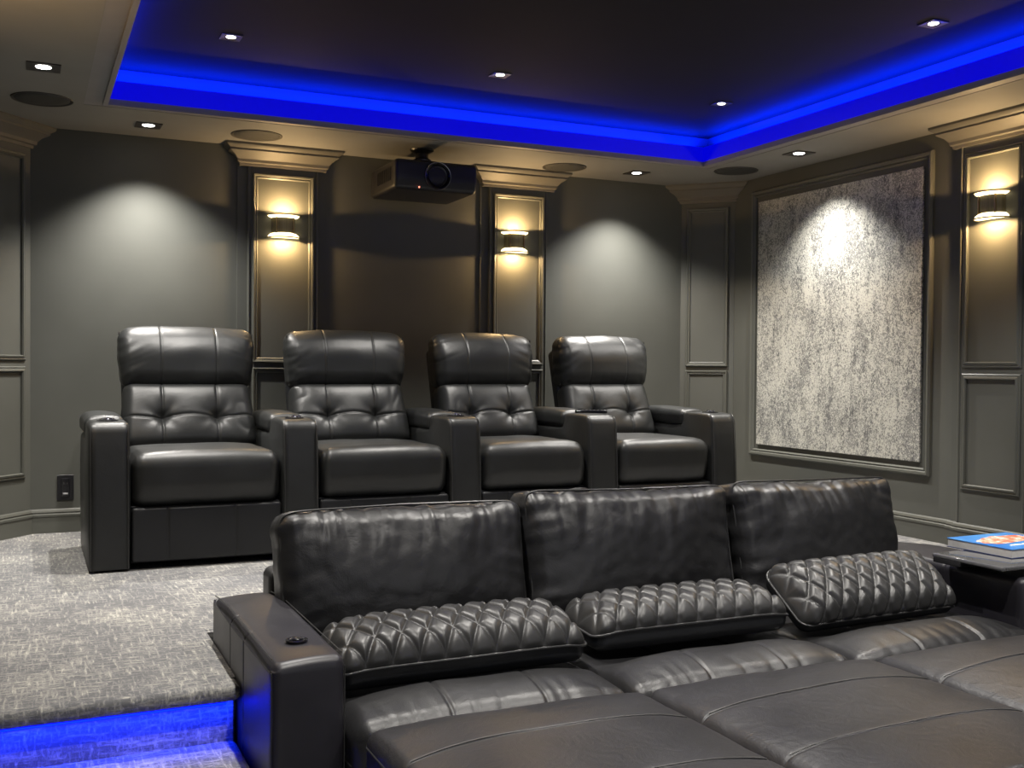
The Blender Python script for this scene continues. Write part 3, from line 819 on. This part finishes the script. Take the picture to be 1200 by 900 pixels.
# ------------------------------------------------------------------ quilted bolsters
def bolster(label, p, wd, dp, th, rot, seed, bend=0.0, n_d=11):
    r_ = empty('quilted_lumbar_pillow', p, label, 'pillow', 'quilted lumbar pillows on the front sofa', rot=[math.radians(a) for a in rot])
    per = wd/n_d
    def shape(co, nn):
        ux, uy = 2*co.x/wd, 2*co.y/dp
        w_ = max(0, 1-abs(ux)**5)
        taper = .45+.55*max(0, 1-abs(ux)**9)
        cz = co.z
        if nn.z > .05:
            co.z += .030*w_*max(0, 1-abs(uy)**2.2)*nn.z
        elif nn.z < -.05: co.z -= .006*w_*max(0, 1-abs(uy)**2.2)
        co.z = -th/2+(co.z+th/2)*(.55+.45*taper)
        co.z += bend*(1-ux**2)
        co.y += -.018*(1-ux**2)*(-1 if co.y > 0 else 1)*0
        return co
    def qf(co, nn):
        ux, uy = 2*co.x/wd, 2*co.y/dp
        a = co.x/per; b_ = co.y/(per*1.55)
        s1 = abs(math.sin(PI*(a+b_))); s2 = abs(math.sin(PI*(a-b_)))
        q = (min(s1, s2))
        q = 1-(1-q)**2.2
        m_ = 1.0 if nn.z > .0 else 0.0
        base = shape(co.copy(), nn)
        amt = .0135*(q-.35)*smooth01((nn.z+.1)/.5)
        return base + Vector((0, nn.y*.5, max(.4, nn.z))).normalized()*amt*(.35+.65*smooth01((1-abs(ux))/.08))
    # upper quilted face = rbox upper half; lower = plain underside
    vs, fs = rbox(wd, dp, th, min(.045, th*.45), (210, 60, 3), 8, None)
    H3 = (wd/2, dp/2, th/2)
    # recompute with functions on the full lattice, then split by height
    v1, f1 = rbox(wd, dp, th, min(.045, th*.45), (210, 60, 3), 8, qf)
    v0, f0 = vs, fs
    up = [f for f in f1 if sum(v0[i].z for i in f)/4 > th*.5-min(.045, th*.45)-.003]
    used = sorted({i for f in up for i in f}); mp_ = {i: k_ for k_, i in enumerate(used)}
    mk('quilted_cover', [v1[i] for i in used], [tuple(mp_[i] for i in f) for f in up], M['qleather'], r_)
    v2, f2 = rbox(wd, dp, th, min(.045, th*.45), (40, 14, 1), 8, shape)
    v3, _ = rbox(wd, dp, th, min(.045, th*.45), (40, 14, 1), 8, None)
    lo = [f for f in f2 if sum(v3[i].z for i in f)/4 < th*.5-min(.045, th*.45)+.004]
    used = sorted({i for f in lo for i in f}); mp_ = {i: k_ for k_, i in enumerate(used)}
    mk('underside', [v2[i] for i in used], [tuple(mp_[i] for i in f) for f in lo], M['dleather'], r_)
    pp = MB(); pts = []; hx, hy = wd/2, dp/2; rr_ = .04
    for (cx_, cy_, a0) in ((hx-rr_, hy-rr_, 0), (-hx+rr_, hy-rr_, PI/2), (-hx+rr_, -hy+rr_, PI), (hx-rr_, -hy+rr_, 1.5*PI)):
        for k_ in range(7):
            an = a0+PI/2*k_/6; pts.append(Vector((cx_+rr_*math.cos(an), cy_+rr_*math.sin(an), th*.5-min(.045, th*.45))))
    full = []
    for i in range(len(pts)):
        a, b_ = pts[i], pts[(i+1) % len(pts)]; m_ = max(1, int((b_-a).length/.03))
        full += [a.lerp(b_, t/m_) for t in range(m_)]
    full = [shape(q.copy(), Vector((0, 0, 0)))*1.0+Vector((q.x, q.y, 0)).normalized()*.002 for q in full]
    pp.tube(full, .0045, 8, closed=True); autosmooth(pp.build('piping', M['piping'], r_), 80)
    return r_
bolster('long quilted black leather lumbar pillow on the left sofa seat, beside the block arm', (1.115, 2.790, .086), .760, .235, .118, (12, 0, 1), 1, n_d=10)
bolster('quilted black leather lumbar pillow on the middle sofa seat', (1.915, 2.855, .078), .735, .245, .115, (4, 0, 0), 2, n_d=10)
bolster('quilted black leather lumbar pillow propped upright on the right sofa seat, beside the tray', (2.672, 2.825, .104), .715, .255, .11, (35, 0, 2), 3, n_d=10)

# ------------------------------------------------------------------ ottomans
def ottoman(x0, x1, label, seed, y1=2.432, y0=1.20):
    wd, dp = x1-x0, y1-y0
    ss = [2.17-(y0+y1)/2, 1.86-(y0+y1)/2, 1.55-(y0+y1)/2]
    r_ = empty('leather_ottoman', ((x0+x1)/2, (y0+y1)/2, ZF), label, 'ottoman', 'leather ottomans pushed against the sofa front')
    def of(co, nn):
        ux, uy = 2*co.x/wd, 2*co.y/dp
        if nn.z > 0:
            co.z += .036*nn.z*max(0, 1-abs(ux)**3.2)*max(0, 1-abs(uy)**8)
            for y_ in ss: co.z -= .004*groove(co.y-y_, .005)*nn.z
            co.z += (.006*nz(co, 4, seed) - .002*crease(co.x*8, co.y*8, seed, 1)*smooth01((abs(ux)-.6)/.4))*nn.z
        return co
    vs, fs = rbox(wd, dp, .13, .035, (60, 90, 3), 5, of, ((), [q for y_ in ss for q in seamx(y_, .005)], ()))
    tp = mk('top_cushion', [v+Vector((0, 0, +.004-ZF-.065)) for v in vs], fs, M['oleather'], r_)
    th_ = MB()
    for y_ in ss[:2]:
        pts = []
        for k_ in range(41):
            x = -wd/2+.03+(wd-.06)*k_/40; ux = 2*x/wd; co = Vector((x, y_, .065))
            z = .065+.036*max(0, 1-abs(ux)**3.2)+.006*nz(Vector((x, y_, .065)), 4, seed)
            pts.append((x, y_+.005, z+.004-ZF-.065-.0005))
        th_.tube(pts, .0013, 5)
    th_.build('seam_stitching', M['thread'], tp)
    MB().box(-wd/2+.006, wd/2-.006, -dp/2+.006, dp/2-.006, .04, -.15-ZF+.02, .015).build('base', M['dleather'], r_)
    pp = MB(); h, k2 = wd/2-.001, dp/2-.001; c_ = .03
    pts = [(-h, -k2+c_, 0), (-h, 0, 0), (-h, k2-c_, 0), (-h+c_*.3, k2-c_*.3, 0), (-h+c_, k2, 0), (0, k2, 0), (h-c_, k2, 0), (h-c_*.3, k2-c_*.3, 0), (h, k2-c_, 0), (h, 0, 0), (h, -k2+c_, 0), (h-c_, -k2, 0), (-h+c_, -k2, 0)]
    pp.tube([Vector(p)+Vector((0, 0, +.004-ZF-.038)) for p in pts], .0042, 6, closed=True)
    autosmooth(pp.build('piping', M['piping'], r_), 80)
    for sx in (-1, 1):
        for sy in (-1, 1): MB().lathe([(0, 0), (.02, 0), (.024, .045), (0, .045)], 12, Matrix.Translation((sx*(wd/2-.07), sy*(dp/2-.07), 0))).build('foot', M['black'], r_)
ottoman(.735, 1.522, 'large black leather ottoman pushed against the left sofa seat', 1.1)
ottoman(1.528, 2.328, 'large black leather ottoman against the middle sofa seat, between two others', 5.1)
ottoman(2.334, 3.140, 'large black leather ottoman against the right sofa seat, farthest right', 9.1)

# ------------------------------------------------------------------ tray and book
tr = empty('tray_table', (3.24, 2.75, .168), 'glossy dark tray table clipped over the right sofa arm, under a book', 'tray')
MB().box(-.205, .24, -.20, .11, .020, .036, .006).build('tray_top', M['traytop'], tr, smooth=True)
MB().box(-.205, -.120, -.02, .105, .003, .022, .004).build('hinge_bracket', M['black'], tr)
MB().lathe([(0, -.012), (.035, -.012), (.035, .022), (0, .022)], 20, Matrix.Translation((-.03, .03, .008))).build('pivot', M['black'], tr)
rv = MB()
for dx in (0, .012): rv.box(-.197+dx, -.192+dx, -.2035, -.199, .024, .032, .001)
rv.build('chrome_rivet', M['chrome'], tr)
bk = empty('hardcover_book', (3.36, 2.80, .2045), 'thick book with a blue and red picture cover lying on the tray table', 'book')
T_ = Matrix.Rotation(math.radians(1.5), 4, 'Z')
MB().box(-.163, .16, -.145, .135, .003, .031, 0, T_).build('pages', M['paper'], bk)
MB().box(-.166, .163, -.148, .138, .031, .0345, .001, T_).build('front_cover', M['cover'], bk)
MB().box(-.166, .163, -.148, .138, 0, .003, .001, T_).build('back_cover', plain('navy_board', (.02, .04, .14), .5), bk)
pc = MB(); vs = [(0, 0, 0)]; n_ = 40
for i in range(n_):
    an = 2*PI*i/n_; rr_ = 1+.22*noise.noise(Vector((math.cos(an)*2, math.sin(an)*2, 3)))
    vs.append((rr_*.145*math.cos(an), rr_*.060*math.sin(an), 0))
pc.add(vs, [(0, i+1, (i+1) % n_+1) for i in range(n_)], T_ @ Matrix.Translation((-.005, .020, .0349)) @ Matrix.Rotation(.2, 4, 'Z'))
pc.build('cover_picture', M['cpic'], bk)
lt = MB(); rnd = random.Random(3)
x = -.10
while x < .14:
    h = rnd.uniform(.006, .016); w_ = rnd.uniform(.004, .010)
    lt.tube([T_ @ Vector((x, -.095+rnd.uniform(-.003, .003), .0349)), T_ @ Vector((x+w_*.5, -.095+h, .0349)), T_ @ Vector((x+w_, -.095+rnd.uniform(0, .004), .0349))], .0026, 5)
    x += w_+.004
lt.build('cover_lettering', M['cwhite'], bk)

# ------------------------------------------------------------------ blue step lights
area('step_lamp', ((XL+SX)/2, NY-.004, -.052), SX-XL-.04, .012, 5.0, BL, (math.radians(20), 0, 0))
so = MB().box(XL+.01, SX-.035, NY-.0, NY+.010, -.056, -.044).build('step_led_strip', M['blue']); tag(so, 'blue LED strip under the carpeted nosing of the upper step', 'light strip')
area('step_lamp', ((XL+SX)/2, NY-.31, -.215), SX-XL-.04, .012, 5.0, BL, (math.radians(20), 0, 0))
